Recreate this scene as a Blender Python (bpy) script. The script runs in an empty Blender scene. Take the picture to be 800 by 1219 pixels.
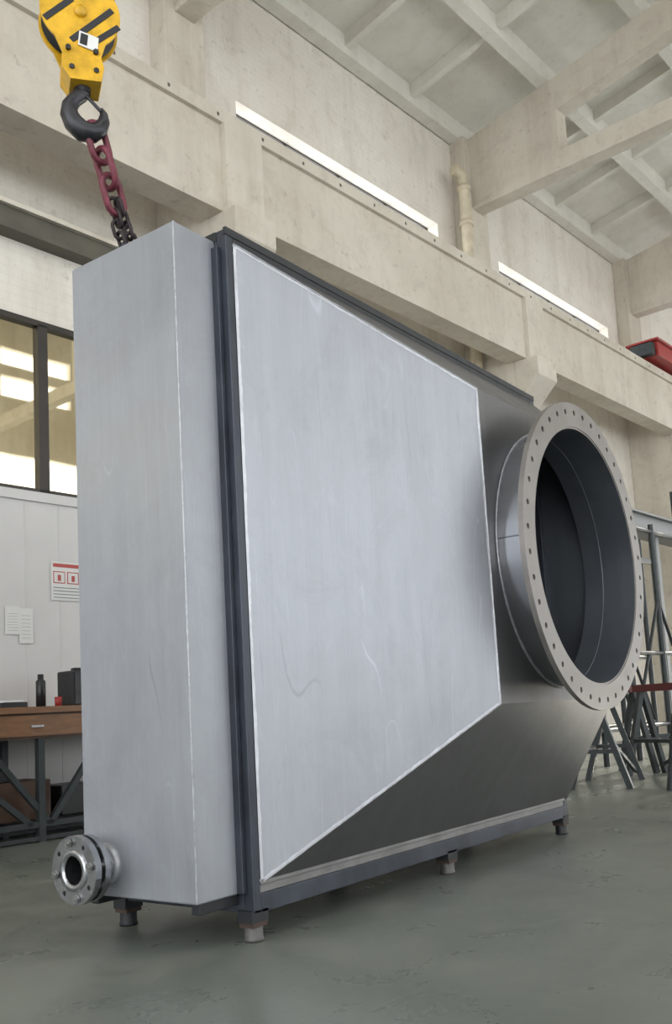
import bpy, bmesh, math, random
from mathutils import Vector, Matrix
random.seed(4)
scene=bpy.context.scene
scene.view_settings.view_transform='Standard'
W=-0.0838
# ------------------------------------------------------------------ materials
def newmat(name):
    m=bpy.data.materials.new(name); m.use_nodes=True
    nt=m.node_tree; b=nt.nodes['Principled BSDF']
    return m,nt,b
def N(nt,t,**k):
    n=nt.nodes.new(t)
    for a,v in k.items(): setattr(n,a,v)
    return n
def coords(nt,scale=(1,1,1),rot=(0,0,0)):
    tc=N(nt,'ShaderNodeTexCoord'); mp=N(nt,'ShaderNodeMapping'); mp.inputs['Scale'].default_value=scale; mp.inputs['Rotation'].default_value=rot
    nt.links.new(tc.outputs['Object'],mp.inputs['Vector']); return mp.outputs['Vector']
def noise(nt,vec,scale,detail=5,rough=.6,dist=0):
    n=N(nt,'ShaderNodeTexNoise'); n.inputs['Scale'].default_value=scale; n.inputs['Detail'].default_value=detail; n.inputs['Roughness'].default_value=rough
    n.inputs['Distortion'].default_value=dist
    nt.links.new(vec,n.inputs['Vector']); return n.outputs['Fac']
def ramp(nt,fac,stops):
    r=N(nt,'ShaderNodeValToRGB'); el=r.color_ramp.elements
    while len(el)<len(stops): el.new(.5)
    for e,(p,c) in zip(el,stops):
        e.position=p; e.color=(c[0],c[1],c[2],1) if hasattr(c,'__len__') else (c,c,c,1)
    nt.links.new(fac,r.inputs['Fac']); return r.outputs['Color']
def mixc(nt,fac,a,b,mode='MIX'):
    m=N(nt,'ShaderNodeMix',data_type='RGBA',blend_type=mode)
    for s,v in ((m.inputs[0],fac),(m.inputs[6],a),(m.inputs[7],b)):
        if hasattr(v,'node'): nt.links.new(v,s)
        elif hasattr(v,'__len__'): s.default_value=(*v[:3],1)
        else: s.default_value=v
    return m.outputs[2]
def mul(nt,a,b):
    m=N(nt,'ShaderNodeMath',operation='MULTIPLY')
    for s,v in zip(m.inputs,(a,b)):
        if hasattr(v,'node'): nt.links.new(v,s)
        else: s.default_value=v
    return m.outputs[0]
def bump(nt,b,h,strength=.2,dist=.01):
    n=N(nt,'ShaderNodeBump'); n.inputs['Strength'].default_value=strength; n.inputs['Distance'].default_value=dist
    nt.links.new(h,n.inputs['Height']); nt.links.new(n.outputs['Normal'],b.inputs['Normal'])
def simple(name,col,rough=.5,metal=0,var=.12,nscale=8,stretch=(1,1,1),rv=.1,bmp=.05):
    m,nt,b=newmat(name); v=coords(nt,stretch)
    n=noise(nt,v,nscale)
    lo=tuple(c*(1-var) for c in col); hi=tuple(min(1,c*(1+var)) for c in col)
    nt.links.new(ramp(nt,n,[(.3,lo),(.7,hi)]),b.inputs['Base Color'])
    nt.links.new(ramp(nt,n,[(.3,max(.02,rough-rv)),(.7,min(1,rough+rv))]),b.inputs['Roughness'])
    b.inputs['Metallic'].default_value=metal
    if bmp: bump(nt,b,noise(nt,v,nscale*6),bmp,.003)
    return m
def steel(name,col,rough,metal,smear=.10,scr=1.0,large=.12,grain=(60,60,1.2)):
    m,nt,b=newmat(name)
    v=coords(nt); vs=coords(nt,(9,9,.6)); vx=coords(nt,grain)
    n1=noise(nt,v,1.6,6,.65,.4); n2=noise(nt,vs,1.2,6); n3=noise(nt,vx,2,3)
    S=lambda k:tuple(min(1,x*k) for x in col)
    c=ramp(nt,n1,[(.3,S(1-large)),(.7,S(1+large))])
    c=mixc(nt,smear*2.2,c,ramp(nt,n2,[(.35,S(.75)),(.65,S(1.3))]))
    c=mixc(nt,.08,c,ramp(nt,n3,[(.3,S(.7)),(.7,S(1.3))]))
    rg=ramp(nt,n1,[(.3,rough-.09),(.7,rough+.1)])
    if scr:
        for (sc,ro,st,wd,k,am) in ((5,(.0,.5,0),(1,1,.10),.0014,1.5,.55),(4,(0,-.9,0),(1,1,.10),.0011,.55,.5),(6,(0,1.3,0),(1,1,.08),.0014,1.5,.5),(5,(0,.12,0),(1,1,.06),.0014,.60,.4),(7,(0,-.35,0),(1,1,.12),.0013,1.45,.5)):
            vr=coords(nt,st,ro)
            f=ramp(nt,noise(nt,vr,sc,0,.5,0),[(.5-wd,0),(.5,am*scr),(.5+wd,0)])
            msk=ramp(nt,noise(nt,coords(nt,(1,1,.5),ro),sc*.8,2,.5),[(.55,0),(.62,1)])
            c=mixc(nt,mul(nt,f,msk),c,S(k))
        f=ramp(nt,noise(nt,coords(nt,(3.5,3.5,1.6),(0,.25,0)),2.4,8,.75,1.2),[(.54,0),(.72,.32*scr)])
        c=mixc(nt,f,c,S(1.28))
        f=ramp(nt,noise(nt,coords(nt,(1.6,1.6,1.1),(0,-.3,0)),1.5,9,.78,.8),[(.50,0),(.70,.45*scr)])
        c=mixc(nt,f,c,S(.72))
    nt.links.new(c,b.inputs['Base Color']); nt.links.new(rg,b.inputs['Roughness'])
    b.inputs['Metallic'].default_value=metal
    bump(nt,b,noise(nt,v,1.1,2),.12,.03)
    return m
M={}
M['header']=steel('brushed_stainless_header',(.335,.352,.385),.44,.45,.06,.8)
M['patch']=steel('pickled_stainless_panel',(.375,.392,.43),.43,.42,.07,1.0,large=.13)
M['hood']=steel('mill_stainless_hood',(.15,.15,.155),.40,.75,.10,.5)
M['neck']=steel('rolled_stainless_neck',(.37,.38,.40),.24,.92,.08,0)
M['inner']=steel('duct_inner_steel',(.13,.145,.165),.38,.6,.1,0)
M['flange']=simple('flange_gray_steel',(.23,.215,.20),.48,.45,.2,5,bmp=.08)
M['weld']=simple('weld_bead',(.36,.37,.39),.4,.6,.3,40)
M['pickle']=simple('pickled_edge_band',(.58,.60,.64),.45,.3,.18,14)
M['frame']=simple('dark_blue_gray_steel',(.052,.060,.076),.40,.45,.35,7,(1,1,.4))
M['black']=simple('black_painted_steel',(.014,.016,.019),.55,.0,.3,9)
M['channel']=simple('raw_channel_steel',(.23,.225,.225),.5,.5,.25,6)
M['legpipe']=simple('galvanized_leg_pipe',(.10,.097,.093),.5,.3,.4,14)
M['rust']=simple('rusty_steel',(.07,.045,.035),.7,.2,.4,14)
M['shiny']=simple('turned_steel',(.42,.43,.45),.24,.92,.15,10)
M['bolt']=simple('bolt_zinc',(.4,.4,.4),.3,.9,.1,20)
M['dark']=simple('tube_bundle_dark',(.004,.004,.005),.8,0,.3,20)
M['yellow']=simple('crane_yellow_paint',(.66,.37,.012),.38,0,.28,14,bmp=.1)
M['hook']=simple('hook_dark_steel',(.045,.045,.05),.38,.6,.3,20)
M['chainred']=simple('chain_maroon_paint',(.15,.028,.045),.45,.2,.45,30)
M['chaindark']=simple('chain_dark_steel',(.035,.025,.027),.5,.5,.4,30)
M['label']=simple('label_white',(.70,.70,.68),.6,0,.03,5,bmp=0)
M['labelred']=simple('label_red',(.45,.08,.07),.6,0,.05,5,bmp=0)
M['wood']=simple('desk_wood',(.21,.105,.05),.45,0,.25,5,(1,6,6))
M['woodd']=simple('desk_wood_dark',(.075,.04,.025),.5,0,.25,5,(1,6,6))
M['plastic']=simple('black_plastic',(.012,.012,.014),.4,0,.1,20)
M['greensteel']=simple('rack_gray_steel',(.045,.053,.055),.5,.4,.3,9)
M['redp']=simple('red_painted_steel',(.33,.03,.025),.5,0,.3,7)
M['maroon']=simple('maroon_trestle_paint',(.10,.02,.02),.5,0,.3,7)
M['graysteel']=simple('gray_beam_paint',(.22,.23,.23),.5,.1,.15,4)
M['darkbeam']=simple('weathered_olive_beam',(.10,.092,.07),.6,.1,.25,4)
M['alum']=simple('window_frame_dark',(.045,.04,.035),.4,.4,.1,9)
M['pipe']=simple('cream_pipe',(.58,.51,.38),.5,0,.15,7)
def plaster(name,c1,c2,stain,brick=0,amt=1):
    m,nt,b=newmat(name); v=coords(nt)
    n=noise(nt,v,.6,6,.65); n2=noise(nt,v,3.5,8,.72,.5)
    c=ramp(nt,n,[(.3,c1),(.68,c2)])
    c=mixc(nt,ramp(nt,n2,[(.5,0),(.80,.55*amt)]),c,stain)
    vs=coords(nt,(2.2,2.2,.22)); n3=noise(nt,vs,1.0,6,.65)
    c=mixc(nt,ramp(nt,n3,[(.50,0),(.76,.55*amt)]),c,stain)
    n4=noise(nt,v,11,4,.6)
    c=mixc(nt,ramp(nt,n4,[(.62,0),(.70,.35*amt)]),c,tuple(x*.75 for x in stain))
    if brick:
        tc=N(nt,'ShaderNodeTexCoord'); sp=N(nt,'ShaderNodeSeparateXYZ'); cb=N(nt,'ShaderNodeCombineXYZ')
        nt.links.new(tc.outputs['Object'],sp.inputs[0]); nt.links.new(sp.outputs['X'],cb.inputs['X']); nt.links.new(sp.outputs['Z'],cb.inputs['Y'])
        br=N(nt,'ShaderNodeTexBrick'); br.inputs['Scale'].default_value=1; br.inputs['Brick Width'].default_value=.25; br.inputs['Row Height'].default_value=.075; br.inputs['Mortar Size'].default_value=.006
        br.inputs['Color1'].default_value=(1,1,1,1); br.inputs['Color2'].default_value=(.97,.97,.97,1); br.inputs['Mortar'].default_value=(.86,.86,.86,1)
        nt.links.new(cb.outputs[0],br.inputs['Vector'])
        c=mixc(nt,brick,c,br.outputs['Color'],'MULTIPLY')
        bump(nt,b,n2,.25,.015)
    else: bump(nt,b,n2,.15,.01)
    nt.links.new(c,b.inputs['Base Color']); b.inputs['Roughness'].default_value=.85
    return m
M['wall']=plaster('whitewashed_brick',(.70,.655,.575),(.80,.765,.70),(.46,.40,.32),.35,.85)
M['conc']=plaster('painted_concrete',(.53,.485,.405),(.65,.605,.52),(.33,.285,.22),0,.85)
M['roof']=plaster('roof_slab_concrete',(.66,.64,.58),(.76,.74,.68),(.48,.45,.38),0,.7)
M['panel']=simple('white_sandwich_panel',(.60,.59,.58),.42,0,.05,1.5,bmp=0)
m,nt,b=newmat('green_epoxy_floor'); v=coords(nt)
n1=noise(nt,v,.7,7,.65); n2=noise(nt,v,2.2,9,.72,.4); n3=noise(nt,coords(nt,(1,3.5,1)),9,7,.72)
c=ramp(nt,n1,[(.32,(.112,.128,.112)),(.68,(.175,.190,.167))])
c=mixc(nt,ramp(nt,n2,[(.48,0),(.70,.5)]),c,(.225,.23,.20))
c=mixc(nt,ramp(nt,n3,[(.58,0),(.68,.4)]),c,(.075,.083,.072))
c=mixc(nt,ramp(nt,noise(nt,v,26,5,.7),[(.62,0),(.70,.4)]),c,(.25,.25,.22))
nt.links.new(c,b.inputs['Base Color'])
nt.links.new(ramp(nt,n2,[(.35,.24),(.65,.42)]),b.inputs['Roughness']); bump(nt,b,n3,.06,.004); M['floor']=m
m,nt,b=newmat('window_glass'); b.inputs['Base Color'].default_value=(.80,.72,.52,1); b.inputs['Roughness'].default_value=.02
b.inputs['Metallic'].default_value=1.0
bump(nt,b,noise(nt,coords(nt),.8,2),.04,.02); M['glass']=m
# ------------------------------------------------------------------ mesh builder
class B:
    def __init__(s): s.bm=bmesh.new(); s.mats=[]
    def mi(s,m):
        if m not in s.mats: s.mats.append(m)
        return s.mats.index(m)
    def poly(s,vs,fs,m,smooth=False):
        k=s.mi(m); V=[s.bm.verts.new(v) for v in vs]
        for f in fs:
            try:
                F=s.bm.faces.new([V[i] for i in f]); F.material_index=k; F.smooth=smooth
            except ValueError: pass
    def box(s,x0,x1,y0,y1,z0,z1,m,M4=None):
        vs=[Vector((x,y,z)) for x in (x0,x1) for y in (y0,y1) for z in (z0,z1)]
        if M4: vs=[M4@v for v in vs]
        s.poly(vs,[(0,1,3,2),(4,6,7,5),(0,4,5,1),(2,3,7,6),(0,2,6,4),(1,5,7,3)],m)
    def bar(s,p,q,w,h,m,up=(0,0,1)):
        p=Vector(p);q=Vector(q);d=q-p;L=d.length;d.normalize();u=Vector(up)
        if abs(d.dot(u))>.98: u=Vector((1,0,0))
        a=d.cross(u).normalized();c=a.cross(d)
        R=Matrix((( d.x,a.x,c.x,p.x),(d.y,a.y,c.y,p.y),(d.z,a.z,c.z,p.z),(0,0,0,1)))
        s.box(0,L,-w/2,w/2,-h/2,h/2,m,R)
    def tube(s,pts,rs,m,n=12,closed=False,caps=True):
        pts=[Vector(p) for p in pts]; k=len(pts)
        if not hasattr(rs,'__len__'): rs=[rs]*k
        rings=[];a=None
        for i,p in enumerate(pts):
            if closed: t=(pts[(i+1)%k]-pts[i-1])
            else: t=pts[min(i+1,k-1)]-pts[max(i-1,0)]
            t.normalize()
            if a is None:
                a=t.orthogonal().normalized()
            a=(a-t*a.dot(t)).normalized(); c=t.cross(a)
            rings.append([p+(a*math.cos(2*math.pi*j/n)+c*math.sin(2*math.pi*j/n))*rs[i] for j in range(n)])
        vs=[v for r in rings for v in r]; fs=[]
        for i in range(k if closed else k-1):
            i2=(i+1)%k
            for j in range(n): fs.append((i*n+j,i*n+(j+1)%n,i2*n+(j+1)%n,i2*n+j))
        s.poly(vs,fs,m,True)
        if caps and not closed:
            s.poly(rings[0],[tuple(range(n))],m); s.poly(rings[-1],[tuple(range(n))],m)
    def lathe(s,c,axis,prof,m,n=64,smooth=True,closed=False):
        c=Vector(c);ax=Vector(axis).normalized();a=ax.orthogonal().normalized();b2=ax.cross(a)
        vs=[c+ax*o+(a*math.cos(2*math.pi*j/n)+b2*math.sin(2*math.pi*j/n))*r for r,o in prof for j in range(n)]
        fs=[];K=len(prof)
        for i in range(K if closed else K-1):
            i2=(i+1)%K
            for j in range(n): fs.append((i*n+j,i*n+(j+1)%n,i2*n+(j+1)%n,i2*n+j))
        s.poly(vs,fs,m,smooth)
    def flange(s,c,axis,e1,ro,ri,rb,rh,cnt,th,m):
        c=Vector(c);ax=Vector(axis).normalized();a=Vector(e1).normalized();b2=ax.cross(a)
        def P(r,t,o): return c+ax*o+(a*math.cos(t)+b2*math.sin(t))*r
        K=16;dt=2*math.pi/cnt
        for i in range(cnt):
            tc=(i+.5)*dt; H=[];O=[]
            for k in range(K):
                ph=2*math.pi*k/K; cc,ss=math.cos(ph),math.sin(ph); mm=max(abs(cc),abs(ss))
                H.append((rb+rh*ss,tc+rh*cc/rb))
                y=ss/mm;x=cc/mm
                O.append((rb+((ro-rb) if y>0 else (rb-ri))*y,tc+dt/2*x))
            vs=[P(r,t,0) for r,t in H]+[P(r,t,0) for r,t in O]+[P(r,t,-th) for r,t in H]+[P(r,t,-th) for r,t in O]
            fs=[]
            for k in range(K):
                k2=(k+1)%K
                fs+=[(k,k2,K+k2,K+k),(2*K+k,3*K+k,3*K+k2,2*K+k2),(k,2*K+k,2*K+k2,k2)]
                if abs(O[k][0]-ro)<1e-6 and abs(O[k2][0]-ro)<1e-6 or abs(O[k][0]-ri)<1e-6 and abs(O[k2][0]-ri)<1e-6:
                    fs.append((K+k,K+k2,3*K+k2,3*K+k))
            s.poly(vs,fs,m)
    def done(s,name,parent=None,rot=0,bevel=0,merge=False):
        if merge: bmesh.ops.remove_doubles(s.bm,verts=s.bm.verts,dist=1e-5)
        bmesh.ops.recalc_face_normals(s.bm,faces=s.bm.faces)
        me=bpy.data.meshes.new(name); s.bm.to_mesh(me); s.bm.free()
        for k in s.mats: me.materials.append(M[k])
        o=bpy.data.objects.new(name,me); scene.collection.objects.link(o)
        o.rotation_euler[2]=rot
        if parent: o.parent=parent
        if bevel:
            md=o.modifiers.new('b','BEVEL'); md.width=bevel; md.segments=2; md.limit_method='ANGLE'; md.angle_limit=.7
        return o
def empty(name,rot=0):
    o=bpy.data.objects.new(name,None); scene.collection.objects.link(o); o.rotation_euler[2]=rot; return o
# ------------------------------------------------------------------ the heat exchanger
L=2.818;H=2.682
U=empty('industrial_heat_exchanger')
b=B(); b.box(-.222,0,.06,.65,.168,2.645,'header'); b.done('header_box',U,bevel=.006)
b=B()
def bead(b,P,Q,r=.0045,m='weld'):
    P=Vector(P);Q=Vector(Q);n=max(4,int((Q-P).length/.05)); b.tube([P+(Q-P)*k/n for k in range(n+1)],[r*(.8+.4*random.random()) for k in range(n+1)],m,8)
bead(b,(-.2200,.0620,.18),(-.2200,.0620,2.643),.0035,'weld'); b.done('header_corner_weld',U)
b=B(); b.box(-.022,-.001,.03,.72,.17,2.61,'frame')
b.done('header_mounting_flange',U,bevel=.002)
b=B()
b.box(0,.038,0,.05,.10,H,'frame'); b.box(-.001,.008,.05,.73,.11,H,'frame'); b.box(0,.038,.68,.73,.11,H,'frame')
b.box(L-.05,L,0,.05,.11,H,'frame'); b.box(L-.05,L,.68,.73,.11,H,'frame')
b.done('end_frame_posts',U,bevel=.003)
b=B()
for y in (0,.68):
    b.box(.038,L-.05,y,y+.05,2.632,H,'black')
b.box(-.004,L,-.004,.012,2.655,H+.006,'black'); b.box(-.004,.038,.05,.68,2.64,H,'black'); b.box(L-.05,L,.05,.68,2.64,H,'black')
b.done('top_frame_beams',U,bevel=.003)
b=B()
for y in (0,.68):
    b.box(.038,L-.05,y,y+.05,.098,.165,'frame')
    b.box(.038,L-.05,y+.004,y+.046,.165,.195,'channel')
b.box(0,.038,.05,.68,.10,.17,'frame'); b.box(L-.05,L,.05,.68,.11,.17,'frame'); b.box(1.38,1.43,.05,.68,.11,.16,'frame')
b.box(-.20,0,.07,.11,.130,.168,'black'); b.box(-.20,0,.60,.64,.130,.168,'black')
b.done('base_frame_channels',U,bevel=.003)
b=B(); b.box(.04,L-.05,.052,.7,.2,2.63,'dark')
b.done('tube_bundle_core',U)
b=B()
for x in (.03,1.42,L-.04):
    for y in (.035,.70):
        lp='black' if (x>2 or y>.5) else 'legpipe'
        b.box(x-.045,x+.045,y-.035,y+.035,.068,.11,'black')
        b.box(x-.038,x+.038,y-.034,y+.034,.052,.082,'rust')
        b.lathe((x,y,0),(0,0,1),[(0,.0),(.036,.0),(.037,.01),(.034,.014),(.034,.07)],lp,20)
b.done('support_feet',U)
p,q,zm,zt=1.365,.340,.788,2.2925; e,zb2,zu=.039,.200,2.632
fx,fz,fr,R,Rn=2.124,1.529,.542,.8035,.6745
A=[(e,0,zb2),(e,0,zu),(L-.005,0,zu),(L-.005,0,zb2)]; F=[(p,-q,zm),(p,-q,zt),(L-.005,-q,zt),(L-.005,-q,zm)]
b=B()
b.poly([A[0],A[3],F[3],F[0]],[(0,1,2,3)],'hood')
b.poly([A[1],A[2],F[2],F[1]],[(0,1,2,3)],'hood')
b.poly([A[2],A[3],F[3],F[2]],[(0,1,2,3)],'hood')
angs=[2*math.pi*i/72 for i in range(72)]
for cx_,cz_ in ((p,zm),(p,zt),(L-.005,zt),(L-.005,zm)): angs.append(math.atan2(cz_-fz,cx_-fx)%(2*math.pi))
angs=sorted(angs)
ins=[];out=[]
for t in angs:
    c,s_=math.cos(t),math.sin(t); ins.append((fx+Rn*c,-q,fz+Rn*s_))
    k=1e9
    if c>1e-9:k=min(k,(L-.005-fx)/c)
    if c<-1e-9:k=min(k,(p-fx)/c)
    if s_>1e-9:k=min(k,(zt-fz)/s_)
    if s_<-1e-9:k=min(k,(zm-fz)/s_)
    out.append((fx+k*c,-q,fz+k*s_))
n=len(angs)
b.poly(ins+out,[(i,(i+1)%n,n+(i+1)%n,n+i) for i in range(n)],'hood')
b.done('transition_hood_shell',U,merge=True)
b=B(); b.poly([A[0],A[1],F[1],F[0]],[(0,1,2,3)],'patch'); b.done('transition_hood_side_panel',U)
nrm=(Vector(A[1])-Vector(A[0])).cross(Vector(F[0])-Vector(A[0])).normalized()
if nrm.y>0: nrm=-nrm
cen=sum((Vector(v) for v in (A[0],A[1],F[1],F[0])),Vector())/4
b=B()
quad=[Vector(A[0]),Vector(A[1]),Vector(F[1]),Vector(F[0])]
for i in range(4):
    P,Q=quad[i],quad[(i+1)%4]; d=(Q-P).normalized(); inn=nrm.cross(d).normalized()
    if inn.dot(cen-P)<0: inn=-inn
    wv=.013; segs=150; vs=[]; rw=1
    for k in range(segs+1):
        c=P+(Q-P)*k/segs; rw+=(1-rw)*.3+random.uniform(-.12,.12); ww=wv*rw
        vs+= [c+nrm*.0012,c+inn*ww+nrm*.0012]
    b.poly(vs,[(2*k,2*k+1,2*k+3,2*k+2) for k in range(segs)],'pickle')
b.done('pickled_weld_edges',U)
b=B()
bead(b,F[0],F[1],.004); bead(b,F[0],A[0],.004); bead(b,F[1],A[1],.004)
b.done('hood_weld_seams',U)
b=B(); b.box(e,L-.05,-.006,.012,.196,.214,'channel'); b.done('hood_lower_lip',U,bevel=.002)
b=B()
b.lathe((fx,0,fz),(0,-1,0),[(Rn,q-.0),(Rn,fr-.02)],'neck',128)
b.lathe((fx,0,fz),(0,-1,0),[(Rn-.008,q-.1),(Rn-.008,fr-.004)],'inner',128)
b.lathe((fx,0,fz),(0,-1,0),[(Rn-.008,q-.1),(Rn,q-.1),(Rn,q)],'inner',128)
b.lathe((fx,0,fz),(0,-1,0),[(Rn-.008,fr-.004),(Rn+.012,fr-.004)],'flange',128,False)
b.done('round_duct_neck',U)
b=B()
for (yy,rr) in ((q+.003,Rn+.003),(fr-.032,Rn+.003)):
    pts=[(fx+rr*math.cos(2*math.pi*i/160),-yy,fz+rr*math.sin(2*math.pi*i/160)) for i in range(160)]
    b.tube(pts,[.006*(.75+.5*random.random()) for i in range(160)],'weld',8,closed=True)
b.tube([(fx-Rn-.001,-q,fz+.04),(fx-Rn-.001,-fr+.03,fz+.04)],.003,'neck',8)
ri=Rn-.009
pts=[(fx+ri*math.cos(2*math.pi*i/160),-q-.01,fz+ri*math.sin(2*math.pi*i/160)) for i in range(160)]
b.tube(pts,.0035,'inner',8,closed=True)
b.done('neck_weld_rings',U)
b=B(); b.flange((fx,-fr,fz),(0,-1,0),(1,0,0),R,Rn+.002,R-.050,.0145,40,.026,'flange'); b.done('bolted_duct_flange',U,merge=True)
b=B()
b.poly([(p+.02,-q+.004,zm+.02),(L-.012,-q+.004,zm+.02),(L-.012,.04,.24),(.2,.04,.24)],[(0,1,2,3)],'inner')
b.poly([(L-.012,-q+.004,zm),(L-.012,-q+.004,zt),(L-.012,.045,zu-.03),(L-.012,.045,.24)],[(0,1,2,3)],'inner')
b.done('hood_inner_liner',U)
b=B()
nc=(-.222,.52,.285)
b.lathe(nc,(-1,0,0),[(.064,-.0),(.064,.13)],'shiny',40)
b.lathe(nc,(-1,0,0),[(.050,.0),(.050,.145)],'hook',40)
b.lathe(nc,(-1,0,0),[(0,.03),(.05,.03)],'hook',40)
b.lathe(nc,(-1,0,0),[(.078,0),(.078,.012),(.064,.02)],'weld',40)
b.flange((nc[0]-.150,nc[1],nc[2]),(-1,0,0),(0,1,.2),.122,.058,.098,.009,8,.026,'shiny')
b.flange((nc[0]-.105,nc[1],nc[2]),(-1,0,0),(0,1,.2),.120,.060,.098,.009,8,.024,'shiny')
b.lathe(nc,(-1,0,0),[(.050,.150),(.053,.157),(.072,.157),(.074,.150)],'shiny',48)
a1=Vector((0,1,.2)).normalized(); a2=Vector((-1,0,0)).cross(a1)
for i in range(0,8):
    t=(i+.5)*math.pi/4; o=(a1*math.cos(t)+a2*math.sin(t))*.098
    c=Vector(nc)+o
    if i%2==0:
        b.tube([c+Vector((-.06,0,0)),c+Vector((-.168,0,0))],.008,'bolt',10)
        for off in (-.164,-.078):
            b.lathe(c+Vector((off,0,0)),(1,0,0),[(0,0),(.016,0),(.016,.012),(0,.012)],'bolt',6,False)
b.done('inlet_nozzle_flange',U)
b=B(); b.box(-.17,-.11,.392,.408,2.645,2.70,'frame'); b.box(-.19,-.09,.36,.44,2.645,2.653,'frame'); b.done('lifting_lug',U,bevel=.004)
# ------------------------------------------------------------------ crane hook block
K=empty('crane_hook_block')
ang=-math.radians(34); org=Vector((-.351,.4,3.266)); px=.00305
ux=Vector((math.cos(ang),math.sin(ang),0)); uy=Vector((-math.sin(ang),math.cos(ang),0)); uz=Vector((0,0,1))
def H3(x,y,d=0): return org+ux*((x-98)*px)+uz*((105-y)*px)+uy*d
def plate(b,pts,d0,d1,m):
    n=len(pts); vs=[H3(x,y,d0) for x,y in pts]+[H3(x,y,d1) for x,y in pts]
    b.poly(vs,[tuple(range(n)),tuple(range(n,2*n))]+[(i,(i+1)%n,n+(i+1)%n,n+i) for i in range(n)],m)
out=[(96+50*math.cos(math.radians(a)),12-50*math.sin(math.radians(a))) for a in range(-52,233,6)]
out+= [(72,70),(77,94),(118,94),(121,70)]
b=B()
plate(b,out,-.055,-.045,'yellow'); plate(b,out,.045,.055,'yellow')
for (x0,y0,x1,y1) in ((52,30,86,-4),(84,54,136,2),(112,52,144,24)):
    dx,dy=x1-x0,y1-y0;l=math.hypot(dx,dy);nx,ny=-dy/l*4,dx/l*4
    plate(b,[(x0-nx,y0-ny),(x1-nx,y1-ny),(x1+nx,y1+ny),(x0+nx,y0+ny)],-.058,-.0545,'black')
b.done('yellow_cheek_plates',K,bevel=.003)
b=B(); c=H3(96,12)
b.lathe(c-uy*.04,uy,[(.02,0),(.13,0),(.143,.006),(.125,.03),(.125,.05),(.143,.074),(.13,.08),(.02,.08)],'black',48)
b.lathe(c-uy*.068,uy,[(0,0),(.022,0),(.026,.012),(.026,.124),(.022,.136),(0,.136)],'yellow',24)
b.done('rope_sheave',K)
b=B()
plate(b,[(72,76),(120,72),(124,86),(120,106),(82,108),(72,94)],-.062,.062,'yellow')
plate(b,[(94,40),(118,46),(116,66),(92,60)],-.062,-.058,'label')
plate(b,[(96,43),(105,45),(103,60),(94,58)],-.063,-.0615,'plastic')
for x,y in ((80,66),(114,66),(84,92),(114,92)):
    b.lathe(H3(x,y,-.068),uy,[(0,0),(.011,0),(.011,.012)],'hook',6,False)
b.done('yellow_crosshead',K,bevel=.004)
b=B()
b.tube([H3(98,98),H3(98,113)],[.036,.03],'hook',20)
hp=[(98,108,11),(95,116,11.5),(88,123,11),(82,132,12),(81,143,13.5),(86,155,15),(97,165,16),(110,165,14.5),(119,158,12),(124,147,9),(124,137,6),(121,130,3)]
b.tube([H3(x,y) for x,y,r in hp],[r*px*.85 for x,y,r in hp],'hook',16)
b.tube([H3(101,116,-.012),H3(120,136,-.012)],.007,'hook',8)
b.done('forged_hook',K)
b=B()
for dx,dd in ((-44,-.02),(-44,.02),(43,-.02),(43,.02)):
    b.tube([H3(96+dx,10,dd),H3(96+dx,10,dd)+Vector((0,0,5.6))],.006,'chaindark',8)
b.done('wire_ropes',K)
def link(b,c,d,side,Ln,Wd,r,m):
    d=Vector(d).normalized(); side=Vector(side); side=(side-d*side.dot(d)).normalized()
    pts=[];h=Ln/2-Wd/2
    for i in range(9):
        t=math.pi*i/8; pts.append(c+d*(h+math.sin(t)*Wd/2)+side*math.cos(t)*Wd/2)
    for i in range(9):
        t=math.pi+math.pi*i/8; pts.append(c+d*(-h+math.sin(t)*Wd/2)*1+side*math.cos(t)*Wd/2)
    b.tube(pts,r,m,10,closed=True)
b=B()
P0=H3(111,156); P1=Vector((-.14,.4,2.69)); dv=(P1-P0).normalized(); Lt=(P1-P0).length
s=.06;i=0
while s<Lt*.60:
    link(b,P0+dv*s,dv,ux+uy*.5 if i%2==0 else uy-ux*.6,.15,.078,.0135,'chainred'); s+=.098; i+=1
for off in (-.018,.020):
    t=s-.050;j=0
    while t<Lt-.01:
        link(b,P0+dv*t+ux*off*(1 if t>s else .5),dv,ux if (j+(off>0))%2==0 else uy-ux*.4,.070,.040,.0075,'chaindark'); t+=.044; j+=1
b.done('lifting_chain',K)
# ------------------------------------------------------------------ room (s,t,z coordinates rotated by W)
SC=[-2.0,3.71,9.45,15.15,20.9]
b=B(); b.box(-14,30,-12.2,5,-.1,0,'floor'); b.done('floor',rot=W)
b=B(); tw=4.684
zs=6.85; ze=7.84; ztop=9.42
b.box(-14,30,tw,tw+.25,0,zs,'wall'); b.box(-14,30,tw,tw+.25,ze,ztop,'wall')
for i,sc in enumerate(SC):
    b.box(-14 if i==0 else sc-.75,sc+.95,tw,tw+.25,zs,ze,'wall')
b.box(SC[-1],30,tw,tw+.25,zs,ze,'wall')
b.done('wall_back',rot=W)
for k in range(4):
    a,c=SC[k]+.95,SC[k+1]-.75
    b=B()
    for z in (zs,ze-.015): b.box(a,c,tw+.18,tw+.22,z,z+.015,'alum')
    for j in range(5):
        x=a+(c-a)*j/4; b.box(x-.012,x+.012,tw+.18,tw+.22,zs+.015,ze-.015,'alum')
    b.done('window_%d'%(k+3),rot=W)
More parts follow.
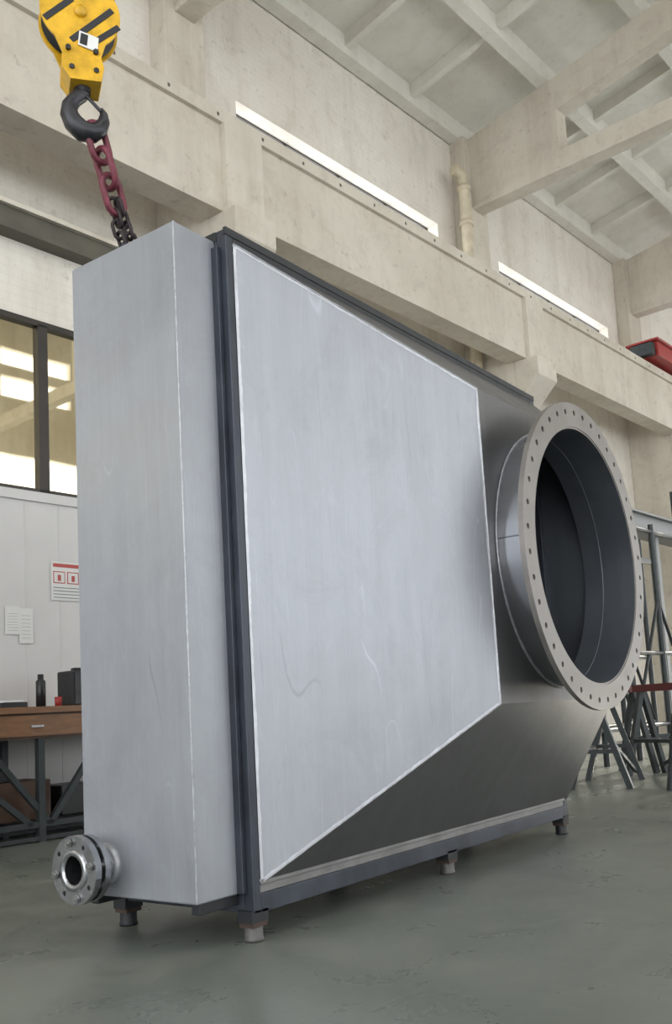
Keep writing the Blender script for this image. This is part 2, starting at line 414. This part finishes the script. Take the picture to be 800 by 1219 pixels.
for i,sc in enumerate(SC):
    b=B()
    b.box(sc-.27,sc+.27,3.88,tw,0,6.0,'conc'); b.box(sc-.27,sc+.27,4.43,tw,6.0,9.35,'conc')
    b.poly([(sc+a,t,z) for a in (-.27,.27) for t,z in ((3.88,4.95),(3.50,5.32),(3.50,5.6),(3.88,5.6))],[(0,1,2,3),(4,7,6,5),(0,4,5,1),(1,5,6,2),(2,6,7,3),(3,7,4,0)],'conc')
    b.done('trim_column_%d'%(i+1),rot=W,bevel=.012)
b=B()
tf=3.64
b.box(-14,28,tf,tf+.42,6.50,6.64,'conc'); b.box(-14,28,tf+.045,tf+.35,5.6,6.50,'conc')
for sc in SC: b.box(sc-.25,sc+.25,tf-.02,tf+.42,5.6,6.5,'conc')
for k in range(60):
    x=-8+k*.6
    b.box(x-.014,x+.014,tf-.004,tf+.001,6.545,6.58,'darkbeam')
b.done('concrete_crane_runway_beam',rot=W,bevel=.008)
b=B(); b.box(-14,28,tf+.22,tf+.30,6.64,6.66,'graysteel'); b.box(-14,28,tf+.245,tf+.275,6.66,6.72,'graysteel')
b.done('crane_rail',rot=W)
kz=.18
def rz(t): return 9.30+kz*(tw-t)
b=B()
def slab(s0,s1,t0,t1,zo,th,m):
    vs=[(s_,t,rz(t)+o) for s_ in (s0,s1) for t in (t0,t1) for o in (zo,zo+th)]
    b.poly(vs,[(0,1,3,2),(4,6,7,5),(0,4,5,1),(2,3,7,6),(0,2,6,4),(1,5,7,3)],m)
slab(-14,30,-3.2,tw+.25,.28,.08,'roof')
slab(-14,30,-12.2,-5.6,.28,.08,'roof')
for j in range(0,12):
    t=tw-.02-j*1.45
    slab(-14,30,t-.16,t,0,.28,'roof')
for i in range(len(SC)-1):
    for j in range(1,4):
        x=SC[i]+(SC[i+1]-SC[i])*j/4
        slab(x-.05,x+.05,-11,tw-.1,.1,.18,'roof')
b.done('ceiling',rot=W)
for i,sc in enumerate(SC):
    b=B()
    def pr(pts,w,m='conc'):
        n=len(pts); vs=[(sc-w,t,z) for t,z in pts]+[(sc+w,t,z) for t,z in pts]
        b.poly(vs,[tuple(range(n)),tuple(range(n,2*n))]+[(k,(k+1)%n,n+(k+1)%n,n+k) for k in range(n)],m)
    pr([(tw,rz(tw)),(-11,rz(-11)),(-11,rz(-11)-.5),(2.95,rz(2.95)-.5),(2.95,8.45),(tw,8.2)],.14)
    pr([(2.96,8.2),(2.96,8.5),(-11,8.5),(-11,8.2)],.13)
    pr([(tw,8.2),(tw,8.25),(2.95,8.48),(2.95,8.2)],.14)
    for t in (.5,-3,-6.5): pr([(t,8.5),(t-.2,8.5),(t-.2,rz(t)-.45),(t,rz(t)-.45)],.1)
    b.done('roof_truss_beam' if i==0 else 'roof_truss_beam.%03d'%i,rot=W,bevel=.015)
b=B()
b.tube([(9.02,4.40,0),(9.02,4.40,4.5),(9.02,4.38,8.45),(8.96,4.38,8.6),(8.80,4.40,8.62)],.085,'pipe',16)
for z in (1.5,3.5,6.9,7.8,8.35): b.lathe((9.02,4.385,z),(0,0,1),[(.085,0),(.105,0),(.105,.08),(.085,.08)],'pipe',16)
b.done('cream_drain_pipe',rot=W)
tp=4.2
b=B()
b.box(-14,3.4,tp,tp+.1,0,2.66,'panel'); b.box(-14,3.4,tp,tp+.1,4.18,4.84,'wall')
x=-8
while x<3.4: b.box(x,x+.012,tp-.004,tp,0.05,2.62,'panel'); x+=.31
b.box(-14,3.4,tp-.02,tp,2.62,2.70,'panel'); b.box(-14,3.4,tp-.012,tp,0,.1,'alum')
b.done('wall_partition',rot=W)
b=B(); b.box(-14,3.4,tp-.12,tp+.1,4.84,5.04,'darkbeam'); b.box(-14,3.4,tp-.16,tp+.1,5.03,5.07,'conc'); b.box(-14,3.4,tp-.16,tp+.1,4.82,4.85,'darkbeam'); b.done('partition_steel_beam',rot=W)
wi=1
edges=[-5.4,-3.6,-1.5,-.3,1.80,3.38]
for a,c in zip(edges[:-1],edges[1:]):
    b=B()
    b.box(a,c,tp+.03,tp+.04,2.74,4.15,'glass')
    for z in (2.68,4.13): b.box(a,c,tp-.01,tp+.08,z,z+.05,'alum')
    for x in (a,c-.045): b.box(x,x+.045,tp-.01,tp+.08,2.70,4.15,'alum')
    b.done('window_%d'%wi if wi<3 else 'window_%d'%(wi+8),rot=W); wi+=1
# wall behind the photographer: openings added for daylight and stripes in the window reflections
b=B()
def rowz(z0,z1,step,win,off=0):
    x=-14+off
    if off: b.box(-14,x,-12.2,-12,z0,z1,'wall')
    while x<30:
        b.box(x,min(30,x+step-win),-12.2,-12,z0,z1,'wall'); x+=step
b.box(-14,30,-12.2,-12,0,1.2,'wall'); rowz(1.2,5.8,5.3,4.4)
b.box(-14,30,-12.2,-12,5.8,7.3,'wall'); rowz(7.3,8.3,3.4,2.7); b.box(-14,30,-12.2,-12,8.3,9.9,'wall'); rowz(9.9,10.5,2.9,2.2,.7); b.box(-14,30,-12.2,-12,10.5,10.8,'wall'); rowz(10.8,11.3,2.9,2.2,.7); b.box(-14,30,-12.2,-12,11.3,12.7,'wall')
b.done('wall_front',rot=W)
# unseen end wall added to block the sun, opening sized for floor patch
b=B(); b.box(30,30.25,-12.2,-7,0,12.7,'wall'); b.box(30,30.25,3.6,4.93,0,9.6,'wall'); b.box(30,30.25,-7,3.6,8.1,9.5,'wall'); b.box(30,30.25,-12.2,0,9.5,12.7,'wall'); b.box(30,30.25,0,3.6,9.5,9.9,'wall')
b.done('wall_right_sun_block',rot=W)
b=B()
b.box(1.84,2.26,tp-.010,tp-.007,1.82,2.14,'label')
for k in range(3):
    b.box(1.86+k*.13,1.97+k*.13,tp-.0115,tp-.010,1.96,2.06,'labelred'); b.box(1.868+k*.13,1.962+k*.13,tp-.013,tp-.0115,1.968,2.052,'label'); b.box(1.90+k*.13,1.93+k*.13,tp-.0145,tp-.013,1.98,2.03,'labelred')
b.box(1.86,2.24,tp-.012,tp-.010,2.095,2.125,'labelred')
for k in range(4): b.box(1.86,2.22,tp-.0115,tp-.010,1.84+k*.027,1.847+k*.027,'graysteel')
b.done('safety_notice_poster',rot=W)
b=B(); b.box(1.43,1.56,tp-.010,tp-.007,1.53,1.75,'label'); b.box(1.55,1.67,tp-.012,tp-.0105,1.46,1.74,'label')
for k in range(7): b.box(1.45,1.54,tp-.011,tp-.010,1.56+k*.022,1.562+k*.022,'graysteel'); b.box(1.57,1.65,tp-.013,tp-.012,1.50+k*.03,1.502+k*.03,'graysteel')
b.done('pinned_paper_sheets',rot=W)
# desk
D=empty('wooden_workbench',W)
b=B()
b.box(-.2,2.7,3.50,4.12,.90,.945,'wood'); b.box(-.15,2.65,3.53,4.1,.72,.90,'woodd')
for k in range(3): 
    b.box(-.1+k*.93,.78+k*.93,3.515,3.53,.74,.885,'wood'); b.box(.3+k*.93,.4+k*.93,3.50,3.515,.80,.815,'bolt')
b.done('desk_top',D)
b=B()
for x in (-.1,1.33,2.6):
    for y in (3.56,4.06): b.box(x-.025,x+.025,y-.025,y+.025,0,.72,'greensteel')
for y in (3.56,4.06):
    b.box(-.1,2.6,y-.02,y+.02,.1,.14,'greensteel')
    b.box(-.1,2.6,y-.02,y+.02,.01,.04,'greensteel')
for a,c in ((-.1,.55),(1.25,.55),(1.40,1.85),(1.40,.9),(2.6,1.9)):
    b.bar((a,3.56,.12),(c,3.56,.7),.04,.04,'greensteel')
b.done('desk_legs',D)
b=B()
b.box(1.0,1.5,3.7,4.05,.141,.42,'woodd'); b.box(1.02,1.2,3.72,3.95,.42,.5,'plastic'); b.box(1.6,2.2,3.72,4.04,.141,.36,'plastic'); b.box(.2,.8,3.7,4.05,.141,.5,'rust')
b.done('stored_boxes',D,bevel=.008)
b=B()
b.box(1.66,1.98,3.62,3.85,.945,1.21,'plastic'); b.lathe((1.82,3.62,1.06),(0,-1,0),[(.085,0),(.085,.012),(.07,.012),(.05,.002),(.0,.008)],'hook',24)
b.box(1.72,1.92,3.7,3.76,1.21,1.235,'plastic'); b.done('portable_speaker',rot=W,bevel=.03)
b=B(); b.lathe((1.43,3.7,.945),(0,0,1),[(0,0),(.035,0),(.035,.19),(.022,.20),(.022,.24),(0,.24)],'plastic',20); b.done('black_bottle',rot=W)
b=B(); b.box(1.10,1.30,3.66,3.86,.945,.985,'plastic'); b.box(1.12,1.28,3.68,3.84,.985,1.0,'label'); b.done('parts_tray',rot=W,bevel=.004)
b=B(); b.lathe((1.55,3.66,.945),(0,0,1),[(0,0),(.025,0),(.028,.07),(.024,.07),(.022,.008),(0,.008)],'redp',20); b.done('paper_cup',rot=W)
# right hand clutter
b=B(); b.box(7.5,16,3.2,3.45,3.28,3.55,'graysteel'); b.box(7.5,16,3.12,3.53,3.53,3.56,'graysteel'); b.box(7.5,16,3.12,3.53,3.26,3.29,'graysteel')
for x in (8.2,12.2,15.8): b.box(x-.06,x+.06,3.26,3.38,0,3.26,'graysteel')
b.done('gray_steel_gantry_beam',rot=W)
b=B()
xs=[6.9,7.7,8.6,9.6,10.6]
for x in xs:
    for t in (2.3,2.9): b.tube([(x,t,0),(x,t,3.0)],.035,'greensteel',10)
for t in (2.3,2.9):
    for z in (.4,1.3,2.9): b.tube([(6.9,t,z),(10.6,t,z)],.028,'greensteel',10)
    for a,c in ((6.9,7.7),(8.6,7.7),(8.6,9.6),(10.6,9.6)): b.tube([(a,t,.4),(c,t,2.0)],.022,'greensteel',8)
b.tube([(7.2,2.6,2.3),(8.6,2.6,2.55),(10.2,2.6,2.6)],.04,'graysteel',10)
b.done('pipe_storage_rack',rot=W)
def trestle(name,cx,cy,rz_,h,m,m2=None):
    b=B(); Mt=Matrix.Translation((cx,cy,0))@Matrix.Rotation(rz_,4,'Z')
    f=lambda x,y,z: Mt@Vector((x,y,z))
    b.bar(f(-.5,0,h),f(.5,0,h),.08,.07,m2 or m)
    for x in (-.42,.42):
        for y in (-.25,.25):
            b.bar(f(x,0,h),f(x*1.05,y,.0),.05,.05,m)
        b.bar(f(x,-.15,h*.4),f(x,.15,h*.4),.035,.035,m)
    b.bar(f(-.42,.15,h*.4),f(.42,.15,h*.4),.035,.035,m)
    b.bar(f(-.42,-.12,h*.5),f(.42,-.2,h*.1),.03,.03,m)
    b.done(name,rot=W)
trestle('steel_sawhorse',5.7,1.35,.3,.80,'greensteel'); trestle('steel_sawhorse.001',6.55,1.0,1.2,.85,'greensteel','maroon')
trestle('steel_sawhorse.002',8.5,1.5,.5,.8,'maroon'); trestle('steel_sawhorse.003',7.4,1.45,-.4,.85,'greensteel','maroon'); trestle('steel_sawhorse.004',9.8,1.6,.2,.8,'maroon')
b=B()
o=(-.55,.85)
def ws(pts,r): b.tube([(x+o[0],y+o[1],z) for x,y,z in pts],r,'greensteel',10)
ws([(6.35,1.25,0),(6.22,1.28,1.55)],.035); ws([(6.75,1.3,0),(6.62,1.3,1.9)],.03)
ws([(6.22,1.28,1.1),(6.68,1.3,1.15)],.025); ws([(6.35,1.25,.3),(6.75,1.3,.35)],.025)
ws([(6.25,1.6,0),(6.22,1.28,1.5)],.025); ws([(6.75,1.65,0),(6.62,1.3,1.8)],.025)
b.done('welding_stand',rot=W)
b=B()
b.tube([(5.45,.05,0),(5.30,.35,1.62)],.03,'greensteel',10); b.tube([(5.25,.6,0),(5.30,.35,1.6)],.03,'greensteel',10); b.tube([(5.85,.4,0),(5.30,.35,1.58)],.03,'greensteel',10)
b.tube([(5.30,.35,1.5),(5.30,.35,2.45)],.028,'greensteel',10)
b.tube([(5.40,.12,.5),(5.27,.52,.5)],.02,'greensteel',8); b.tube([(5.40,.12,.5),(5.66,.39,.5)],.02,'greensteel',8); b.tube([(5.27,.52,.5),(5.66,.39,.5)],.02,'greensteel',8)
b.done('steel_tripod_pole',rot=W)
b=B(); b.box(13.6,17.5,3.45,3.95,6.72,6.98,'redp'); b.box(13.5,17.5,3.4,4.0,6.98,7.02,'redp'); b.box(13.45,13.6,3.5,3.9,6.73,6.95,'greensteel')
b.done('red_crane_end_carriage',rot=W,bevel=.01)
# ------------------------------------------------------------------ light
w=bpy.data.worlds.new('World'); scene.world=w; w.use_nodes=True
bg=w.node_tree.nodes['Background']; bg.inputs[0].default_value=(.945,.97,1,1); bg.inputs[1].default_value=3.4
sn=bpy.data.lights.new('sun','SUN'); sn.energy=7; sn.angle=.05; sn.color=(1,.93,.80)
so=bpy.data.objects.new('sun',sn); scene.collection.objects.link(so)
so.rotation_euler=Vector((-.8,.10,-.266)).to_track_quat('-Z','Y').to_euler()
# ------------------------------------------------------------------ camera
f=1116.85;yaw=.9442;pitch=.1255;roll=-.0561
fw=Vector((math.sin(yaw)*math.cos(pitch),math.cos(yaw)*math.cos(pitch),math.sin(pitch)))
r=fw.cross(Vector((0,0,1))).normalized(); u=r.cross(fw)
r2=r*math.cos(roll)+u*math.sin(roll); u2=-r*math.sin(roll)+u*math.cos(roll)
cd=bpy.data.cameras.new('camera'); co=bpy.data.objects.new('camera',cd); scene.collection.objects.link(co)
co.matrix_world=Matrix(((r2.x,u2.x,-fw.x,-2.5722),(r2.y,u2.y,-fw.y,-2.3084),(r2.z,u2.z,-fw.z,.8),(0,0,0,1)))
cd.sensor_fit='VERTICAL'; cd.sensor_height=36; cd.lens=f/1219*36; cd.shift_y=94.87/1219; cd.shift_x=-3.38/1219; cd.clip_end=200
scene.camera=co
